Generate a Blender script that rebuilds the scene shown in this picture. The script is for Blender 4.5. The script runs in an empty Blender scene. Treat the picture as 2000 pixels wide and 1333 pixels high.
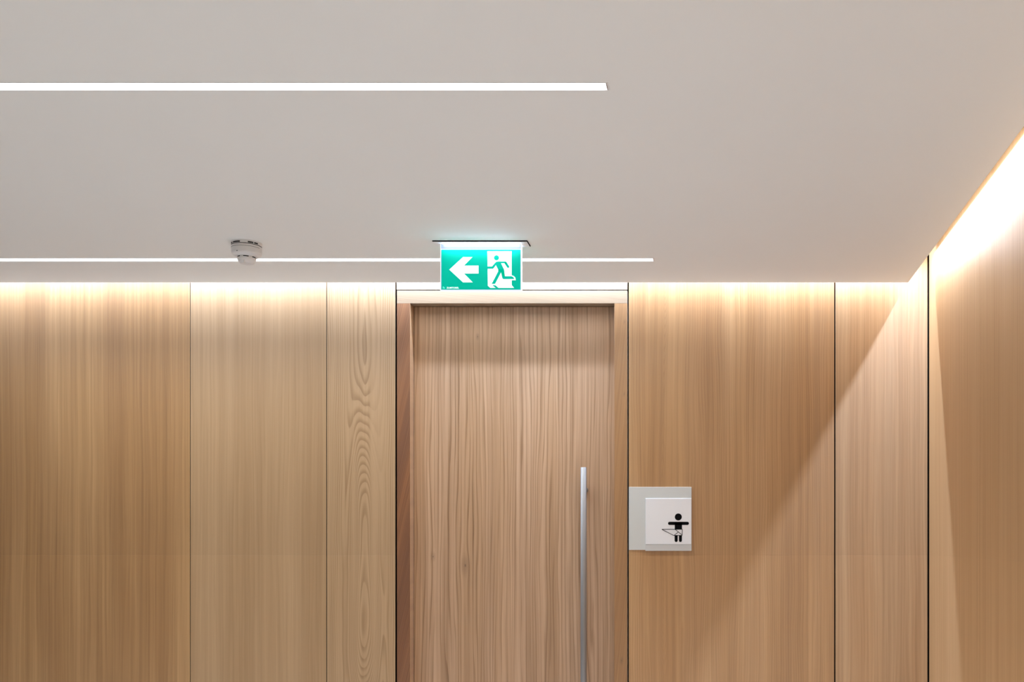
import bpy, bmesh, math, random
from mathutils import Vector, Matrix

# ------------------------------------------------------------------ camera
S = bpy.context.scene
COL = S.collection
F = 1978.0            # focal length in pixels of the 2000 px wide frame
VX, VY = 1400.0, 1057.0   # pixel that the level optical axis passes through
EYE = 1.45
CAMY = -4.6
cd = bpy.data.cameras.new('camera')
cam = bpy.data.objects.new('camera', cd)
COL.objects.link(cam)
cam.location = (0, CAMY, EYE)
cam.rotation_euler = (math.pi / 2, 0, 0)
cd.sensor_width = 36.0
cd.lens = 36.0 * F / 2000.0
cd.shift_x = -(VX - 1000.0) / 2000.0
cd.shift_y = (VY - 666.5) / 2000.0
cd.clip_start = 0.02
S.camera = cam

# ------------------------------------------------------------------ world and exposure
w = bpy.data.worlds.new('world'); S.world = w
w.use_nodes = True
w.node_tree.nodes['Background'].inputs[0].default_value = (0.8, 0.8, 0.8, 1)
w.node_tree.nodes['Background'].inputs[1].default_value = 0.0
S.view_settings.view_transform = 'Standard'
S.view_settings.look = 'None'
S.view_settings.gamma = 1.0
S.view_settings.use_curve_mapping = False
S.view_settings.exposure = 0.05
S.cycles.max_bounces = 10
S.cycles.diffuse_bounces = 8
S.cycles.caustics_reflective = False
S.cycles.caustics_refractive = False

# main levels
ZC = EYE + (VY - 564.6) / 430.0 - 0.0   # underside of ceiling
ZC = 2.595
EDGE_Y = -0.115        # back edge of the ceiling board
EDGE_X = 0.8475        # right edge of the ceiling board
WALL_X = 0.964         # face of the right wall
SLOT_B = 0.235         # height of the cove above the ceiling, back wall
SLOT_R = 0.185         # same, right wall
ROOM_X0, ROOM_Y0 = -6.5, -7.2

COVE_COL = (0.73, 0.92, 1.25)
STRIP_COL = (0.87, 0.92, 0.95)
BACK_W = 60.0          # watts per metre of cove
RIGHT_W = 48.0
STRIP_E = 3.0
STRIP_W = 28.5         # watts per metre of strip
STRIP_SPREAD = 128
GLOW_W = 0.30            # light leaking from the exit sign onto the ceiling

def area(name, loc, rot, sx, sy, power, col, spread=180, parent=None):
    l = bpy.data.lights.new(name, 'AREA')
    l.shape = 'RECTANGLE'; l.size = sx; l.size_y = sy
    l.energy = power; l.color = col; l.spread = math.radians(spread)
    o = bpy.data.objects.new(name, l); COL.objects.link(o)
    o.location = loc; o.rotation_euler = rot
    if parent: o.parent = parent
    return o

LED_BY, LED_BZ = -0.055, ZC + 0.205
LED_RX, LED_RZ = WALL_X - 0.0435, ZC + 0.135
b0, b1 = ROOM_X0 + 0.1, 0.86
area('cove_lamp_back', ((b0 + b1) / 2, LED_BY, LED_BZ), (0, 0, 0), b1 - b0, 0.010, BACK_W * (b1 - b0) / 5, COVE_COL)
r0, r1 = ROOM_Y0 + 0.1, -0.13
area('cove_lamp_right', (LED_RX, (r0 + r1) / 2, LED_RZ), (0, 0, math.pi / 2), r1 - r0, 0.010, RIGHT_W * (r1 - r0) / 5, COVE_COL)

# ------------------------------------------------------------------ helpers
def X(px, d=4.6): return (px - VX) * d / F
def Z(py, d=4.6): return EYE + (VY - py) * d / F

def box(bm, x0, x1, y0, y1, z0, z1):
    v = [bm.verts.new(p) for p in ((x0,y0,z0),(x1,y0,z0),(x1,y1,z0),(x0,y1,z0),(x0,y0,z1),(x1,y0,z1),(x1,y1,z1),(x0,y1,z1))]
    for f in ((0,3,2,1),(4,5,6,7),(0,1,5,4),(1,2,6,5),(2,3,7,6),(3,0,4,7)):
        bm.faces.new([v[i] for i in f])

def bevel(bm, w, seg=2):
    bmesh.ops.bevel(bm, geom=bm.edges[:], offset=w, segments=seg, affect='EDGES', profile=0.5)

def mesh(name, bm, mat, parent=None, smooth=False):
    me = bpy.data.meshes.new(name)
    bmesh.ops.recalc_face_normals(bm, faces=bm.faces[:])
    bm.to_mesh(me); bm.free()
    if smooth:
        for p in me.polygons: p.use_smooth = True
    me.materials.append(mat)
    o = bpy.data.objects.new(name, me); COL.objects.link(o)
    if parent is not None:
        o.parent = parent
        o.matrix_parent_inverse = Matrix.Translation(-parent.location)
    return o

def boxo(name, b, mat, parent=None, bev=0.0, seg=1):
    bm = bmesh.new(); box(bm, *b)
    if bev: bevel(bm, bev, seg)
    return mesh(name, bm, mat, parent)

def empty(name, loc):
    o = bpy.data.objects.new(name, None); COL.objects.link(o); o.location = loc
    o.empty_display_size = 0.1
    return o

def tag(o, label=None, cat=None, group=None, kind=None):
    if label: o['label'] = label
    if cat: o['category'] = cat
    if group: o['group'] = group
    if kind: o['kind'] = kind
    return o

def lathe(bm, prof, cx, cy, cz, n=64):
    rings = []
    for r, z in prof:
        if r < 1e-6: rings.append([bm.verts.new((cx, cy, cz + z))])
        else: rings.append([bm.verts.new((cx + r*math.cos(2*math.pi*i/n), cy + r*math.sin(2*math.pi*i/n), cz + z)) for i in range(n)])
    for a, b in zip(rings, rings[1:]):
        for i in range(n):
            j = (i + 1) % n
            if len(a) == 1 and len(b) == 1: continue
            if len(a) == 1: bm.faces.new((a[0], b[i], b[j]))
            elif len(b) == 1: bm.faces.new((a[i], b[0], a[j]))
            else: bm.faces.new((a[i], b[i], b[j], a[j]))

def prism(bm, pts, yf, yb):
    """polygon given as (x,z) points, from front plane y=yf to back plane y=yb"""
    a = [bm.verts.new((x, yf, z)) for x, z in pts]
    b = [bm.verts.new((x, yb, z)) for x, z in pts]
    bm.faces.new(a); bm.faces.new(b[::-1])
    n = len(pts)
    for i in range(n):
        j = (i + 1) % n
        bm.faces.new((a[i], b[i], b[j], a[j]))

def circ(cx, cz, r, n=40, a0=0, a1=360):
    full = (a1 - a0) == 360
    m = n if full else n + 1
    return [(cx + r*math.cos(math.radians(a0 + (a1-a0)*i/n)), cz + r*math.sin(math.radians(a0 + (a1-a0)*i/n))) for i in range(m)]

def stroke(p, q, wdt):
    d = Vector((q[0]-p[0], q[1]-p[1])); d.normalize(); n = Vector((-d.y, d.x)) * wdt / 2
    return [(p[0]+n.x, p[1]+n.y), (q[0]+n.x, q[1]+n.y), (q[0]-n.x, q[1]-n.y), (p[0]-n.x, p[1]-n.y)]

# ------------------------------------------------------------------ materials
def plain(name, col, rough=0.5, metal=0.0, spec=0.5, emit=None, es=0.0):
    m = bpy.data.materials.new(name); m.use_nodes = True
    b = m.node_tree.nodes['Principled BSDF']
    b.inputs['Base Color'].default_value = (*col, 1)
    b.inputs['Roughness'].default_value = rough
    b.inputs['Metallic'].default_value = metal
    b.inputs['Specular IOR Level'].default_value = spec
    if emit:
        b.inputs['Emission Color'].default_value = (*emit, 1)
        b.inputs['Emission Strength'].default_value = es
    return m

def speckled(name, col, amt, scale, rough, bump=0.0, spec=0.3):
    m = plain(name, col, rough, spec=spec); nt = m.node_tree; b = nt.nodes['Principled BSDF']
    tc = nt.nodes.new('ShaderNodeTexCoord'); n = nt.nodes.new('ShaderNodeTexNoise')
    n.inputs['Scale'].default_value = scale; n.inputs['Detail'].default_value = 4
    nt.links.new(tc.outputs['Object'], n.inputs['Vector'])
    r = nt.nodes.new('ShaderNodeMapRange')
    r.inputs['To Min'].default_value = 1 - amt; r.inputs['To Max'].default_value = 1 + amt
    nt.links.new(n.outputs['Fac'], r.inputs['Value'])
    mx = nt.nodes.new('ShaderNodeVectorMath'); mx.operation = 'SCALE'
    mx.inputs[0].default_value = col
    nt.links.new(r.outputs[0], mx.inputs['Scale'])
    nt.links.new(mx.outputs[0], b.inputs['Base Color'])
    if bump:
        bp = nt.nodes.new('ShaderNodeBump'); bp.inputs['Strength'].default_value = bump; bp.inputs['Distance'].default_value = 0.001
        nt.links.new(n.outputs['Fac'], bp.inputs['Height']); nt.links.new(bp.outputs[0], b.inputs['Normal'])
    return m

class N:
    """tiny node-graph helper"""
    def __init__(s, m): s.t = m.node_tree; s.l = s.t.links
    def m(s, op, a, b=0.0, c=0.0):
        n = s.t.nodes.new('ShaderNodeMath'); n.operation = op
        for i, v in enumerate((a, b, c)):
            if isinstance(v, (int, float)): n.inputs[i].default_value = v
            else: s.l.new(v, n.inputs[i])
        return n.outputs[0]
    def vec(s, x, y, z=0.0):
        n = s.t.nodes.new('ShaderNodeCombineXYZ')
        for i, v in enumerate((x, y, z)):
            if isinstance(v, (int, float)): n.inputs[i].default_value = v
            else: s.l.new(v, n.inputs[i])
        return n.outputs[0]
    def noise(s, v, detail=2.0, rough=0.5, dist=0.0):
        n = s.t.nodes.new('ShaderNodeTexNoise')
        n.inputs['Scale'].default_value = 1.0; n.inputs['Detail'].default_value = detail
        n.inputs['Roughness'].default_value = rough; n.inputs['Distortion'].default_value = dist
        s.l.new(v, n.inputs['Vector']); return n.outputs['Fac']
    def ss(s, x, a, b, lo=0.0, hi=1.0):
        n = s.t.nodes.new('ShaderNodeMapRange'); n.interpolation_type = 'SMOOTHSTEP'
        s.l.new(x, n.inputs['Value'])
        n.inputs['From Min'].default_value = a; n.inputs['From Max'].default_value = b
        n.inputs['To Min'].default_value = lo; n.inputs['To Max'].default_value = hi
        return n.outputs[0]
    def mix(s, f, a, b):
        n = s.t.nodes.new('ShaderNodeMix'); n.data_type = 'RGBA'
        if isinstance(f, (int, float)): n.inputs[0].default_value = f
        else: s.l.new(f, n.inputs[0])
        for i, v in ((6, a), (7, b)):
            if isinstance(v, tuple): n.inputs[i].default_value = (*v, 1)
            else: s.l.new(v, n.inputs[i])
        return n.outputs[2]

def wood(name, axis='x', seed=0.0, light=(.60,.41,.26), dark=(.46,.29,.165), accent=(.50,.33,.17),
         band=0.5, streak=0.5, line=0.0, freq=60, uc=None, ka=700.0, kb=3.0, wob=1.0, width=0.12,
         slant=0.0, knots=(), pores=0.35, horiz=False, rough=0.5, zs=1.0, sharp=0.15, wv=0.045, sheen=0.55):
    """oak veneer; u runs across the grain and v along it, both in metres"""
    m = plain(name, light, rough, spec=0.85); g = N(m); nt = m.node_tree
    b = nt.nodes['Principled BSDF']; b.inputs['Sheen Weight'].default_value = sheen if axis == 'x' else 0.0; b.inputs['Sheen Roughness'].default_value = 0.35
    if axis == 'y': b.inputs['Specular IOR Level'].default_value = 0.45
    tc = nt.nodes.new('ShaderNodeTexCoord'); sp = nt.nodes.new('ShaderNodeSeparateXYZ')
    g.l.new(tc.outputs['Object'], sp.inputs[0])
    u = sp.outputs[0] if axis == 'x' else sp.outputs[1]
    v = sp.outputs[2]
    if horiz: u, v = v, u
    if slant: u = g.m('ADD', u, g.m('MULTIPLY', v, slant))
    # knots bend the grain around them
    kd = None
    for (ku, kv, ks) in knots:
        du = g.m('SUBTRACT', u, ku); dv = g.m('MULTIPLY', g.m('SUBTRACT', v, kv), 0.28)
        r2 = g.m('ADD', g.m('MULTIPLY', du, du), g.m('MULTIPLY', dv, dv))
        e = g.m('EXPONENT', g.m('MULTIPLY', r2, -1.0 / (ks * ks)))
        u = g.m('ADD', u, g.m('MULTIPLY', g.m('MULTIPLY', du, e), -0.75))
        dv2 = g.m('MULTIPLY', g.m('SUBTRACT', v, kv), 0.45)
        r3 = g.m('SQRT', g.m('ADD', g.m('MULTIPLY', du, du), g.m('MULTIPLY', dv2, dv2)))
        r3 = g.m('ADD', r3, g.m('MULTIPLY', g.noise(g.vec(g.m('MULTIPLY', u, 260), g.m('MULTIPLY', v, 40), seed)), ks * 0.25))
        spot = g.ss(r3, ks * 0.16, ks * 0.42, 1.0, 0.0)
        halo = g.ss(r3, ks * 0.2, ks * 1.6, 0.35, 0.0)
        spot = g.m('MAXIMUM', spot, halo)
        kd = spot if kd is None else g.m('MAXIMUM', kd, spot)
    def nz(su, sv, off, detail=2.0, rough_=0.5):
        return g.noise(g.vec(g.m('MULTIPLY', u, su), g.m('MULTIPLY', v, sv * zs), seed + off), detail, rough_)
    warp = g.m('MULTIPLY', g.m('SUBTRACT', nz(5, 0.9, 1.3, 2), 0.5), 0.030 * wob)
    warp2 = g.m('MULTIPLY', g.m('SUBTRACT', nz(26, 3.2, 4.1, 2), 0.5), 0.006 * wob)
    uw = g.m('ADD', u, g.m('ADD', warp, warp2))
    def nw(su, sv, off, detail=2.0, rough_=0.5):
        return g.noise(g.vec(g.m('MULTIPLY', uw, su), g.m('MULTIPLY', v, sv * zs), seed + off), detail, rough_)
    big = g.ss(nw(7, 0.35, 10, 2.0), 0.34, 0.66)           # leaf-wide tone bands
    tone = g.ss(nw(11, 0.25, 20, 2.0), 0.35, 0.65)
    med = g.ss(nw(55, 0.5, 30, 3.0, 0.6), 0.3, 0.7)        # streaks a centimetre or two wide
    fine = nw(330, 2.2, 40, 3.0, 0.65)
    pore = g.ss(nz(900, 14, 50, 2.0), 0.60, 0.74)
    # straight growth lines that turn into cathedral arches about uc
    k = g.m('MULTIPLY', uw, freq * 1.0)
    if uc is not None:
        d = g.m('SUBTRACT', g.m('ADD', u, g.m('ADD', g.m('MULTIPLY', warp, 1.3), warp2)), uc)
        sq = g.m('MULTIPLY', g.m('SQRT', g.m('ADD', g.m('MULTIPLY', d, d), width * width)), ka)
        fade = g.m('EXPONENT', g.m('MULTIPLY', g.m('MULTIPLY', d, d), -1.0 / (wv * wv)))
        vt = g.m('ADD', g.m('MULTIPLY', g.noise(g.vec(g.m('MULTIPLY', v, 0.85), seed + 5.5, 0.0), 1.0), 46.0), g.m('MULTIPLY', v, kb))
        k = g.m('ADD', g.m('ADD', sq, g.m('MULTIPLY', vt, fade)), g.m('MULTIPLY', nz(9, 1.6, 61, 2), 2.4 * wob))
    else:
        k = g.m('ADD', k, g.m('MULTIPLY', nz(18, 0.6, 62, 2), 3.2 * wob))
    fr = g.m('FRACT', k)
    ln = g.m('MULTIPLY', g.ss(fr, sharp, 0.88), g.ss(fr, 0.90, 1.0, 1.0, 0.0))
    ln = g.m('MULTIPLY', ln, g.ss(nw(40, 0.8, 70, 2.0), 0.30, 0.62, 0.15, 1.0))
    c = g.mix(g.m('MULTIPLY', big, band), light, dark)
    c = g.mix(g.m('MULTIPLY', tone, 0.5 * band), c, accent)
    hsv = None
    # multiplicative grain
    mul = g.m('SUBTRACT', 1.0, g.m('MULTIPLY', g.m('SUBTRACT', med, 0.5), 0.26 * streak))
    mul = g.m('MULTIPLY', mul, g.m('SUBTRACT', 1.0, g.m('MULTIPLY', g.m('SUBTRACT', fine, 0.5), 0.55 * streak)))
    mul = g.m('MULTIPLY', mul, g.m('SUBTRACT', 1.0, g.m('MULTIPLY', pore, 0.22 * pores)))
    mul = g.m('MULTIPLY', mul, g.m('SUBTRACT', 1.0, g.m('MULTIPLY', ln, 0.42 * line)))
    # darker also means redder: raise channels to slightly different powers
    cr = g.m('POWER', mul, 0.8); cb = g.m('POWER', mul, 1.35)
    mv = nt.nodes.new('ShaderNodeVectorMath'); mv.operation = 'MULTIPLY'
    g.l.new(c, mv.inputs[0]); g.l.new(g.vec(cr, mul, cb), mv.inputs[1])
    out = mv.outputs[0]
    if kd is not None:
        out = g.mix(g.m('MULTIPLY', kd, 0.85), out, (.10, .045, .018))
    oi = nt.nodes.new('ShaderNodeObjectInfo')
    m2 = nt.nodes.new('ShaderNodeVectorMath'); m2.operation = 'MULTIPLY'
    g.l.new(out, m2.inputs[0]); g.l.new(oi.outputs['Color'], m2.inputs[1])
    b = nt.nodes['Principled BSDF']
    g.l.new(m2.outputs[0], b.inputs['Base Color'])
    bp = nt.nodes.new('ShaderNodeBump'); bp.inputs['Strength'].default_value = 0.12; bp.inputs['Distance'].default_value = 0.0006
    g.l.new(g.m('SUBTRACT', fine, g.m('MULTIPLY', pore, 0.4)), bp.inputs['Height'])
    g.l.new(bp.outputs[0], b.inputs['Normal'])
    return m

M = {}
M['ceiling'] = speckled('ceiling_paint', (.83, .835, .80), 0.012, 1.5, 0.85, spec=0.15)
M['plaster'] = speckled('white_plaster', (.55, .55, .55), 0.02, 6, 0.9, spec=0.2)
M['stone'] = speckled('grey_stone_cladding', (.22, .215, .21), 0.1, 8, 0.8, spec=0.2)
M['floor'] = speckled('floor_screed', (.78, .79, .81), 0.05, 9, 0.45)
M['dark'] = plain('dark_joint', (.010, .008, .006), 0.9, spec=0.1)
M['white_paint'] = plain('white_paint', (.80, .79, .77), 0.45)
M['plastic'] = speckled('detector_plastic', (.74, .73, .71), 0.02, 60, 0.45)
M['slot'] = plain('detector_slot', (.015, .014, .013), 0.8)
M['alu'] = plain('brushed_aluminium', (.62, .62, .63), 0.35, 0.9)
M['diffuser'] = plain('lit_diffuser', (.85, .85, .85), 0.4, emit=STRIP_COL, es=STRIP_E)

# ------------------------------------------------------------------ setting
boxo('floor', (ROOM_X0 - .1, WALL_X + .1, ROOM_Y0 - .1, .30, -.1, 0), M['floor'])['kind'] = 'structure'
boxo('wall_left', (ROOM_X0 - .1, ROOM_X0, ROOM_Y0, .02, 0, 3.0), M['stone'])['kind'] = 'structure'
boxo('wall_front', (ROOM_X0 - .1, WALL_X + .1, ROOM_Y0 - .1, ROOM_Y0, 0, 3.0), M['plaster'])['kind'] = 'structure'

# ceiling board with recesses for two linear lights and two added unseen ones, an upstand at its open edges and the cove lids
STRIPS = []   # (y_near, y_far, x_right, x_left)
for near, far, xr in ((2.529, 2.572, -0.2715), (4.100, 4.148, -0.2525)):
    STRIPS.append((CAMY + near, CAMY + far, xr, -3.2))
STRIPS.append((CAMY + 0.95, CAMY + 0.993, 0.78, -0.6))  # added unseen strip before the camera, brightens the right of the ceiling
STRIPS.append((CAMY - 0.62, CAMY - 0.577, 0.78, -0.6))  # second added strip, behind the camera, for the same fill
bm = bmesh.new()
T = 0.018
cur = ROOM_Y0
for (ya, yb, xr, SX0) in sorted(STRIPS):
    box(bm, ROOM_X0, EDGE_X, cur, ya, ZC, ZC + T)
    box(bm, ROOM_X0, SX0, ya, yb, ZC, ZC + T)
    box(bm, xr, EDGE_X, ya, yb, ZC, ZC + T)
    cur = yb
box(bm, ROOM_X0, EDGE_X, cur, EDGE_Y, ZC, ZC + T)
box(bm, ROOM_X0, EDGE_X, EDGE_Y - 0.015, EDGE_Y, ZC + T, ZC + SLOT_B)      # upstands
box(bm, EDGE_X - 0.015, EDGE_X, ROOM_Y0, EDGE_Y, ZC + T, ZC + SLOT_B)
ceil = mesh('ceiling', bm, M['ceiling']); ceil['kind'] = 'structure'
boxo('cove_lid', (ROOM_X0, WALL_X + .08, EDGE_Y - .015, .10, ZC + SLOT_B, ZC + SLOT_B + .02), M['ceiling'], ceil)
boxo('cove_lid', (EDGE_X - .005, WALL_X + .08, ROOM_Y0, EDGE_Y - .0151, ZC + SLOT_R, ZC + SLOT_R + .02), M['ceiling'], ceil)

# wood materials
W = {}
W['p0'] = wood('oak_veneer_far_left', seed=3.1, light=(0.424,0.237,0.093), dark=(0.325,0.166,0.054), accent=(0.379,0.203,0.064), band=.7, streak=.8, line=.25, freq=50)
W['p1'] = wood('oak_veneer_brownish', seed=7.7, light=(0.424,0.237,0.093), dark=(0.315,0.157,0.051), accent=(0.379,0.199,0.064), band=.9, streak=.95, line=.3, freq=55)
W['p2'] = wood('oak_veneer_pale', seed=12.4, light=(0.417,0.259,0.126), dark=(0.334,0.193,0.083), accent=(0.384,0.226,0.098), band=.65, streak=.7, line=.2, freq=60)
W['p3'] = wood('oak_veneer_cathedral', seed=21.9, light=(0.417,0.259,0.129), dark=(0.375,0.227,0.104), accent=(0.384,0.236,0.107), band=.4, streak=.5, line=.85,
               uc=X(712), ka=120, kb=-6, width=.015, wob=1.15, sharp=.3, wv=.06)
W['head'] = wood('oak_veneer_over_door', seed=31.0, light=(.46,.34,.225), dark=(.42,.30,.19), accent=(.53,.39,.26), horiz=True, sheen=.3, band=.3, streak=.4)
W['p5'] = wood('oak_veneer_right_of_door', seed=44.2, light=(0.466,0.260,0.106), dark=(0.359,0.177,0.058), accent=(0.417,0.212,0.067), band=.85, streak=.9, line=.4,
               uc=X(1297), ka=95, kb=4, width=.02, wob=1.1, sharp=.3)
W['p6'] = wood('oak_veneer_corner', seed=51.5, light=(0.466,0.260,0.107), dark=(0.388,0.203,0.076), band=.6, streak=.95, line=.25, freq=60)
W['r'] = wood('oak_veneer_right_wall', axis='y', seed=63.0, light=(.53,.315,.15), dark=(.46,.26,.11), accent=(.50,.29,.125), band=.6, streak=.6, line=.15, freq=60)
W['door'] = wood('oak_door_leaf', seed=72.0, light=(0.495,0.304,0.175), dark=(0.375,0.214,0.107), accent=(0.426,0.239,0.107), band=.75, streak=1.3, line=1.05, freq=58, wob=1.3, sharp=.5, sheen=.25,
                 knots=((X(909, 4.656), Z(1105, 4.656), .022), (X(933, 4.656), Z(658, 4.656), .007), (X(846, 4.656), Z(1088, 4.656), .010)))
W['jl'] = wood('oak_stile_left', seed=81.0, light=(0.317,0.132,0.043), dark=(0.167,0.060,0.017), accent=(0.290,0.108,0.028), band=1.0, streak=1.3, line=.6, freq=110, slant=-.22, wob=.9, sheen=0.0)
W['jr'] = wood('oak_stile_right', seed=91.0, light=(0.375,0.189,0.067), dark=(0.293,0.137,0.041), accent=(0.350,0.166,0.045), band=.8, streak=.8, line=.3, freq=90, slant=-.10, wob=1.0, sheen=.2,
               knots=((X(1214) + -.10*Z(1291), Z(1291), .008), (X(1220) + -.10*Z(629), Z(629), .006), (X(1219) + -.10*Z(770), Z(770), .005)))
W['jh'] = wood('oak_frame_head', seed=99.0, light=(.31,.215,.13), dark=(.26,.175,.10), accent=(.29,.195,.115), band=.6, streak=.6, line=.35, freq=120, slant=.10, horiz=True, sheen=.1)

# back wall: dark backing with the door opening, veneered panels hung in front of it
PT = 0.019
TOP = ZC + SLOT_B
bx0, bx1 = ROOM_X0, WALL_X + .08
do0, do1 = X(774.2), X(1226)
bm = bmesh.new()
box(bm, bx0, do0, PT + .012, .14, 0, TOP)
box(bm, do1, bx1, PT + .012, .14, 0, TOP)
box(bm, do0, do1, PT + .012, .14, Z(567.3), TOP)
wb = mesh('wall_back', bm, M['dark']); wb['kind'] = 'structure'
JZ = 1.385
def edged(o, ax):
    me = o.data; me.materials.append(M['dark'])
    for p in me.polygons:
        if abs(p.normal[ax]) < 0.6: p.material_index = 1
    return o
def panel(xa, xb, za, zb, mat, tone=1.0):
    o = boxo('wall_panel', (xa, xb, 0, PT, za, zb), mat, wb, bev=.0006)
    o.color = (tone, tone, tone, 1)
    return edged(o, 1)
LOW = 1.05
seams = [ROOM_X0 + .005, X(-1000), X(-460), X(-60), X(371.5), X(638), X(773.4)]
mats = ['p2', 'p1', 'p0', 'p1', 'p2', 'p3']
hw = [0, .0012, .0012, .0012, .0013, .0015, .0030]
for i, mname in enumerate(mats):
    xa, xb = seams[i] + hw[i], seams[i+1] - hw[i+1]
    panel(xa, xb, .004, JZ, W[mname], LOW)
    panel(xa, xb, JZ, TOP - .001, W[mname])
panel(X(774.6), X(1225.3), Z(566.3), TOP - .001, W['head'])
for xa, xb, mname in ((X(1228.2), X(1629.3), 'p5'), (X(1631.7), X(1811.5), 'p6')):
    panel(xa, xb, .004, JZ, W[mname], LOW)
    panel(xa, xb, JZ, TOP - .001, W[mname])

# right wall
wr = boxo('wall_right', (WALL_X + PT + .006, WALL_X + .14, ROOM_Y0, PT + .012, 0, TOP), M['dark']); wr['kind'] = 'structure'
ys = [-.003, -0.887, -2.1, -3.3, -4.5, -5.7, ROOM_Y0 + .005]
for i in range(6):
    yb_, ya_ = ys[i] - (.0006 if i else 0), ys[i+1] + .0006
    top = ZC + SLOT_R - .001
    mat = W['r']
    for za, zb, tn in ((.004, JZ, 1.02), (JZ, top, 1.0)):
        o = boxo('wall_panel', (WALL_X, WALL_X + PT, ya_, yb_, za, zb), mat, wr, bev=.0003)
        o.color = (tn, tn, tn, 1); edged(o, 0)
# back end of the right cove is open to the taller back cove: close the wall above
boxo('cove_return', (WALL_X, WALL_X + PT, EDGE_Y - .015, -.003, ZC + SLOT_R, TOP - .001), W['r'], wr)

# door: frame, leaf, pull handle
RD = 0.056
door = empty('door_1', (X(1000), 0, 0)); door['kind'] = 'structure'
DT = Z(593)
boxo('frame_head', (X(775.2), X(1225.2), 0, .11, DT, Z(568.0)), W['jh'], door, bev=.0007)
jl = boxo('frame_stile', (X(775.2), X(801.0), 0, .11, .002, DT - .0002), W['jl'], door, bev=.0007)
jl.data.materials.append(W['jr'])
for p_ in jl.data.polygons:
    if p_.normal.x > 0.6: p_.material_index = 1
jl['label'] = 'reddish brown oak stile with slanting grain'
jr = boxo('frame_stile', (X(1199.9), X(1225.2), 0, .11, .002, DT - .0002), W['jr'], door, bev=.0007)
jr['label'] = 'honey coloured oak stile with small knots'
boxo('door_leaf', (X(801.0) + .0015, X(1199.9) - .0015, RD, RD + .042, .006, DT - .002), W['door'], door, bev=.0005)

def brushed():
    m = plain('brushed_steel', (.30, .285, .27), 0.42, 0.75); g = N(m)
    tc = m.node_tree.nodes.new('ShaderNodeTexCoord'); sp = m.node_tree.nodes.new('ShaderNodeSeparateXYZ')
    g.l.new(tc.outputs['Object'], sp.inputs[0])
    n = g.noise(g.vec(g.m('MULTIPLY', sp.outputs[0], 900), g.m('MULTIPLY', sp.outputs[1], 900), g.m('MULTIPLY', sp.outputs[2], 6)), 3)
    g.l.new(g.ss(n, .2, .8, .38, .55), m.node_tree.nodes['Principled BSDF'].inputs['Roughness'])
    return m
M['steel'] = brushed()
hd = 4.6 + RD - .062
hx, hr = X(1139.8, hd), .0138
hy = CAMY + hd
hz1 = Z(913.5, hd); hz0 = hz1 - 1.6
bm = bmesh.new()
lathe(bm, [(0, hz0), (hr - .001, hz0), (hr, hz0 + .001), (hr, hz1 - .001), (hr - .001, hz1), (0, hz1)], hx, hy, 0, 40)
hnd = mesh('pull_handle', bm, M['steel'], door, smooth=True)
hnd['label'] = 'long round brushed steel pull handle'
for pz in (hz1 - .10, hz0 + .10):
    bm = bmesh.new()
    lathe(bm, [(0, 0), (.0085, 0), (.0085, .050), (.013, .052), (.013, .062 - .0142 + .0085), (0, .062 - .0142 + .0085)], 0, 0, 0, 24)
    bmesh.ops.rotate(bm, verts=bm.verts[:], cent=(0, 0, 0), matrix=Matrix.Rotation(-math.pi / 2, 3, 'X'))
    for v_ in bm.verts: v_.co += Vector((hx, hy + .0056, pz))
    p = mesh('handle_post', bm, M['steel'], hnd, smooth=True)

# ------------------------------------------------------------------ LED profiles hidden in the coves
boxo('cove_profile', (b0, b1, LED_BY - .009, LED_BY + .009, LED_BZ + .002, ZC + SLOT_B - .0005), M['alu'], ceil, bev=.001)
boxo('cove_profile', (LED_RX - .009, LED_RX + .009, r0, r1, LED_RZ + .002, ZC + SLOT_R - .0005), M['alu'], ceil, bev=.001)

# ------------------------------------------------------------------ recessed linear lights
labels = ['bright white recessed linear ceiling light, the nearer and thicker line high in the photo',
          'bright white recessed linear ceiling light, the thinner line passing behind the exit sign',
          'added unseen linear ceiling light in front of the camera, brightening the right side',
          'added unseen linear ceiling light behind the camera, brightening the right side']
for (ya, yb, xr, SX0), lb in zip(STRIPS, labels):
    root = empty('linear_light', ((SX0 + xr) / 2, (ya + yb) / 2, ZC))
    tag(root, lb, 'light', 'recessed linear ceiling lights')
    bm = bmesh.new(); e = .0004
    a0, a1, c0, c1 = SX0 + e, xr - e, ya + e, yb - e
    box(bm, a0, a1, c0, c0 + .0015, ZC - .0006, ZC + .05)
    box(bm, a0, a1, c1 - .0015, c1, ZC - .0006, ZC + .05)
    box(bm, a0, a0 + .003, c0 + .0015, c1 - .0015, ZC - .0006, ZC + .05)
    box(bm, a1 - .003, a1, c0 + .0015, c1 - .0015, ZC - .0006, ZC + .05)
    box(bm, a0, a1, c0, c1, ZC + .05, ZC + .052)
    mesh('housing', bm, M['white_paint'], root)
    area('strip_lamp', ((a0 + a1) / 2, (ya + yb) / 2, ZC + .0012), (0, 0, 0), a1 - a0 - .014, .036, STRIP_W * (2.6 if xr > 0 else 1.0) * (a1 - a0) / 5, STRIP_COL, STRIP_SPREAD)  # the two added strips are boosted
    boxo('diffuser', (a0 + .003, a1 - .007, c0 + .002, c1 - .002, ZC + .002, ZC + .006), M['diffuser'], root)
    boxo('end_cap', (a1 - .0065, a1 - .0035, c0 + .002, c1 - .002, ZC + .0005, ZC + .012), M['alu'], root)

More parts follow.
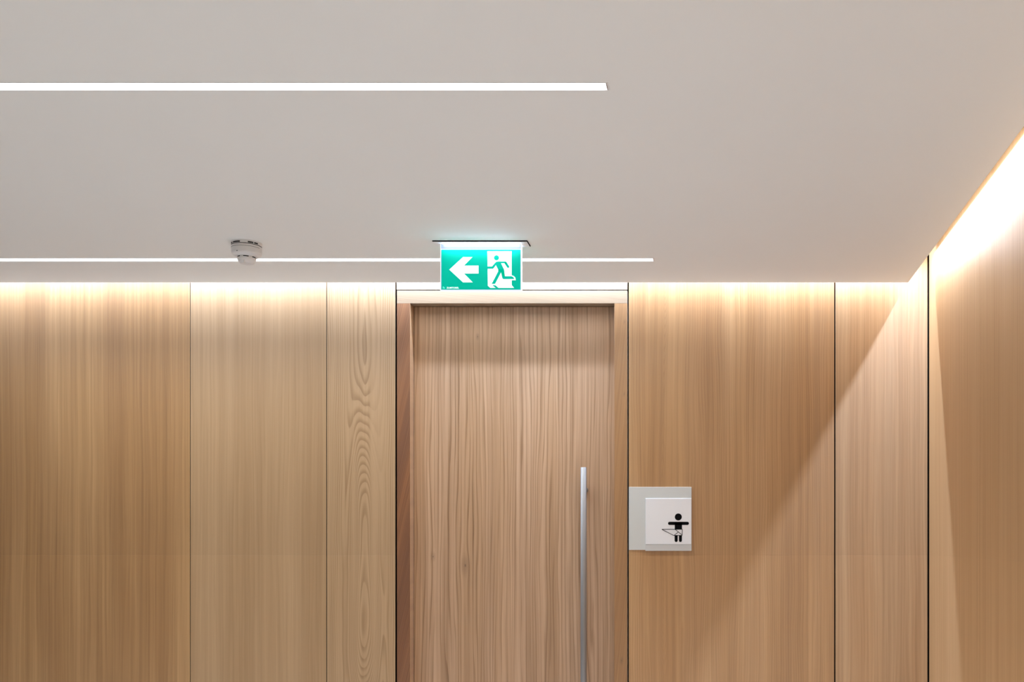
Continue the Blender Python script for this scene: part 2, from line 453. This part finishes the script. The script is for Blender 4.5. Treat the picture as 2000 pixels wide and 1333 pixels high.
# ------------------------------------------------------------------ smoke detector
sd = 3.892
dx, dy = X(481.8, sd), CAMY + sd
root = empty('smoke_detector', (dx, dy, ZC))
tag(root, 'small round white plastic smoke detector on the ceiling left of the exit sign', 'smoke detector')
bm = bmesh.new()
lathe(bm, [(0, 0), (.0552, 0), (.0552, -.0030), (.0545, -.0035), (.0535, -.0045), (.0535, -.0115), (.0540, -.0117), (.0540, -.0125), (0, -.0125)], dx, dy, ZC, 72)
mesh('mounting_base', bm, M['plastic'], root, smooth=False)
bm = bmesh.new()
lathe(bm, [(0, -.0150), (.0535, -.0150), (.0540, -.0153), (.0540, -.0400), (.0530, -.0440), (.0500, -.0475), (.0400, -.0525), (.0345, -.0545), (0, -.0545)], dx, dy, ZC, 72)
mesh('detector_body', bm, M['plastic'], root)
bm = bmesh.new()
lathe(bm, [(0, -.0125), (.0538, -.0125), (.0538, -.0150), (0, -.0150)], dx, dy, ZC, 72)
mesh('shadow_ring', bm, M['slot'], root)
bm = bmesh.new()
lathe(bm, [(0, -.0545), (.0315, -.0545), (.0315, -.0590), (.0335, -.0592), (.0325, -.0660), (.0290, -.0735), (.0235, -.0790), (.0200, -.0805), (0, -.0810)], dx, dy, ZC, 64)
mesh('sensor_dome', bm, M['plastic'], root)
def arc_slot(name, r, th, a0, a1, z0, z1, n=8):
    bm = bmesh.new()
    ring = []
    for i in range(n + 1):
        a = math.radians(a0 + (a1 - a0) * i / n)
        ring.append([bm.verts.new((dx + rr*math.cos(a), dy + rr*math.sin(a), ZC + zz)) for rr, zz in ((r, z0), (r + th, z0), (r + th, z1), (r, z1))])
    for a, b in zip(ring, ring[1:]):
        for i in range(4):
            j = (i + 1) % 4
            bm.faces.new((a[i], b[i], b[j], a[j]))
    bm.faces.new(ring[0]); bm.faces.new(ring[-1][::-1])
    mesh(name, bm, M['slot'], root)
for a0, a1 in ((199, 206), (209, 227), (234, 269), (299, 320), (324, 341), (30, 60), (95, 125), (150, 180)):
    arc_slot('vent_slot', .0530, .0012, a0, a1, -.0108, -.0058)
for k in range(6):
    a0 = 205 + k * 60
    arc_slot('sensor_window', .0312, .0014, a0 + 8, a0 + 42, -.0588, -.0552)
arc_slot('body_groove', .0536, .0007, 190, 350, -.0236, -.0225, 30)
arc_slot('status_light', .0536, .0012, 255, 259, -.0450, -.0425, 2)
# small tab under the dome
boxo('dome_tab', (dx + .001, dx + .006, dy - .030, dy - .012, ZC - .0815, ZC - .070), M['plastic'], root, bev=.001)

# ------------------------------------------------------------------ exit sign
fd = 3.886
SX = lambda px: X(px, fd)
SZ = lambda py: Z(py, fd)
fy = CAMY + fd            # front face of the pane
root = empty('exit_sign', (SX(940), fy + .006, ZC))
tag(root, 'green lit emergency exit sign hanging from the ceiling above the door', 'exit sign')
M['acryl'] = plain('clear_acrylic', (.03, .03, .04), 0.35, emit=(.52, .68, .98), es=0.85)
M['edge'] = plain('lit_acrylic_edge', (.9, .92, .95), 0.2, emit=(.82, .92, 1.0), es=1.0)
M['spill'] = plain('bright_led_edge', (.3, .3, .3), 0.3, emit=(.72, .90, 1.05), es=1.6)
M['green'] = plain('sign_green', (.0, .40, .30), 0.5, spec=0.1, emit=(.0, .50, .33), es=0.62)
M['pict'] = plain('sign_white', (.88, .90, .90), 0.35, emit=(.92, .97, 1.0), es=0.72)
M['gap_shadow'] = plain('painted_gap_shadow', (.008, .009, .016), 0.9, spec=0.05)
# mounting plate, flush on the ceiling, with a dark strip round it painted as the gap's shadow
p0, p1 = X(845, 3.859), X(1029, 3.859)
boxo('gap_shadow', (p0 - .001, p1 + .002, CAMY + 3.857, CAMY + 3.927, ZC - .0035, ZC - .0002), M['gap_shadow'], root)
boxo('mounting_plate', (p0, p1, CAMY + 3.8595, CAMY + 3.925, ZC - .0060, ZC - .0036), M['white_paint'], root, bev=.0004)
gt, gb = SZ(487.9), SZ(566.0)
gl, gr = SX(862.2), SX(1016.6)
boxo('clear_pane', (SX(861.0), SX(1017.6), fy, fy + .012, gb - .0022, ZC - .0061), M['acryl'], root)
boxo('lit_edge', (SX(1017.6), SX(1019.0), fy, fy + .012, gb - .0022, ZC - .0061), M['edge'], root)
boxo('lit_edge', (SX(860.2), SX(861.0), fy, fy + .012, gb - .0022, ZC - .0061), M['edge'], root)
boxo('lit_edge', (SX(860.2), SX(1019.0), fy - .0002, fy + .0122, gb - .0040, gb - .0022), M['edge'], root)
boxo('lit_edge', (SX(861.0), SX(1017.6), fy - .0004, fy, gt, gt + .0022), M['spill'], root)
boxo('green_face', (gl, gr, fy - .0006, fy, gb, gt), M['green'], root)['label'] = 'green lit face with white pictograms'
boxo('green_face', (gl, gr, fy + .012, fy + .0126, gb, gt), M['green'], root)
C1 = lambda x, y: (SX(780 + x / 6.25), SZ(440 + y / 6.25))      # crop scale 6.25
C2 = lambda x, y: (SX(940 + x / 14.81), SZ(480 + y / 14.81))
def figure(name, polys, mat, parent, y0, y1, label=None):
    bm = bmesh.new()
    for pts in polys: prism(bm, pts, y0, y1)
    o = mesh(name, bm, mat, parent)
    if label: o['label'] = label
    return o
figure('arrow', [[C1(*p) for p in ((610,545),(778,391),(893,391),(790,495),(967,495),(967,592),(790,592),(897,700),(778,700))]], M['pict'], root, fy - .0010, fy - .0006, 'white arrow pointing left')
door_poly = [(178,165),(880,165),(880,862),(935,880),(985,925),(1000,1005),(882,1005),(882,1145),(952,1228),(262,1228),(192,1165)]
figure('doorway', [[C2(*p) for p in door_poly]], M['pict'], root, fy - .0010, fy - .0006, 'white doorway outline')
def rot_cap(p, q, wdt):     # capsule between two crop points
    (x0, y0), (x1, y1) = p, q
    a = math.degrees(math.atan2(y1 - y0, x1 - x0)); r = wdt / 2
    pts = circ(x0, y0, r, 10, a + 90, a + 270) + circ(x1, y1, r, 10, a - 90, a + 90)
    return pts
man = [
    circ(441, 355, 73, 32),
    [(178,608),(310,608),(400,505),(440,470),(500,462),(560,464),(575,520),(640,650),(662,700),(685,890),(610,880),(572,762),(490,740),(492,700),(425,565),(360,655),(335,672),(178,672)],
    [(540,464),(700,464),(728,478),(730,540),(715,560),(675,512),(560,512)],
    rot_cap((705, 500), (778, 615), 66),
    [(492,700),(640,690),(575,775),(400,1110),(300,1110),(335,1050),(490,750)],
    [(572,762),(655,700),(685,890),(870,890),(920,910),(965,970),(640,972),(615,955),(605,920)],
    [(318,1146),(415,1152),(500,1228),(420,1228)],
]
figure('running_figure', [[C2(*p) for p in poly] for poly in man], M['green'], root, fy - .0014, fy - .0010, 'green running person')
# maker's lettering
def text(body, size, mat, x, y, z, parent, width=None, name='lettering'):
    cu = bpy.data.curves.new('lettering', 'FONT'); cu.body = body; cu.size = size; cu.extrude = .0002; cu.offset = size * .02
    to = bpy.data.objects.new('lettering_source', cu); COL.objects.link(to)
    bpy.context.view_layer.update()
    me = bpy.data.meshes.new_from_object(to.evaluated_get(bpy.context.evaluated_depsgraph_get()))
    bpy.data.objects.remove(to); bpy.data.curves.remove(cu)
    xs = [v.co.x for v in me.vertices]; ysz = [v.co.y for v in me.vertices]
    k = (width / (max(xs) - min(xs))) if width else 1
    for v in me.vertices:
        v.co = Vector(((v.co.x - min(xs)) * k + x, y - v.co.z, v.co.y - min(ysz) + z))
    me.materials.clear(); me.materials.append(mat)
    o = bpy.data.objects.new(name, me); COL.objects.link(o)
    if parent:
        o.parent = parent; o.matrix_parent_inverse = Matrix.Translation(-parent.location)
    return o
t = text('ZUMTOBEL', .0084, M['pict'], SX(872.3), fy - .0010, SZ(564.2), root, width=SX(896.5) - SX(872.3))
t['label'] = 'small white maker name'
C3 = lambda x, y: (SX(855 + x / 33.33), SZ(550 + y / 33.33))
M['mint'] = plain('sign_mint', (.1, .7, .55), 0.35, emit=(.1, .75, .6), es=0.9)
figure('maker_mark', [[C3(*p) for p in ((335,345),(400,345),(400,375),(365,375),(365,470),(335,470))], [C3(*p) for p in ((380,410),(420,390),(460,405),(468,465),(380,465))]],
       M['mint'], root, fy - .0010, fy - .0006)
for sg, yy_ in ((1, fy - .0035), (-1, fy + .0155)):
    area('sign_glow_lamp', (SX(940), yy_, ZC - .0085), (math.radians(-90 - 25) * sg + (0 if sg > 0 else 0), 0, 0), .30, .0028, GLOW_W, (.62, .82, 1.25))
# LED row inside the sign: lights the pane from above and spills onto the ceiling
area('sign_lamp_front', (SX(940), fy - .012, ZC - .0075), (math.radians(0), 0, 0), .29, .006, 0.42, (.75, .87, 1.0))
area('sign_lamp_rear', (SX(940), fy + .026, ZC - .0075), (math.radians(0), 0, 0), .29, .006, 0.30, (.75, .87, 1.0))

# ------------------------------------------------------------------ baby changing room sign
root = empty('door_sign', (X(1289), 0, Z(1014)))
tag(root, 'square white and grey changing room sign with black baby pictogram beside the door', 'sign')
M['greyplate'] = plain('grey_lacquer', (.60, .60, .565), 0.4)
M['holder'] = plain('light_grey_lacquer', (.58, .57, .55), 0.4)
M['insert'] = plain('white_insert', (.80, .785, .78), 0.35)
M['black'] = plain('black_print', (.003, .003, .003), 0.8, spec=0.1)
boxo('back_plate', (X(1228.4), X(1350.6), -.005, -.0002, Z(1074.8), Z(952)), M['greyplate'], root, bev=.0006)
boxo('front_plate', (X(1260.8), X(1350.8), -.0095, -.0052, Z(1076.6), Z(974)), M['holder'], root, bev=.0006)
boxo('insert', (X(1261.4), X(1350.2), -.0110, -.0096, Z(1063.6), Z(974.6)), M['insert'], root, bev=.0005)
D3 = lambda x, y: (X(1210 + x / 8.331), Z(930 + y / 8.331))
yy = -.0110
pic = [
    circ(958, 671, 57, 36),
    circ(817, 775, 26, 12, 90, 270) + circ(1105, 775, 26, 12, -90, 90),
    [(900,765),(1018,765),(1018,872),(900,872)],
    [(898,972),(948,972)] + circ(923, 1053, 25, 10, 0, 180),
    [(968,972),(1017,972)] + circ(992.5, 1053, 24.5, 10, 0, 180),
]
for nm_, poly in zip(('baby_head', 'baby_arms', 'baby_torso', 'baby_leg', 'baby_leg'), pic):
    figure(nm_, [[D3(*p) for p in poly]], M['black'], root, yy - .0004, yy)
nap = [((690,872),(1026,872)), ((690,872),(880,970)), ((878,970),(1020,971)), ((1024,868),(1020,972)), ((908,874),(1020,964)), ((955,918),(892,968))]
figure('nappy_outline', [[D3(*q) for q in stroke(p, r, 9)] for p, r in nap], M['black'], root, yy - .0005, yy - .0001)
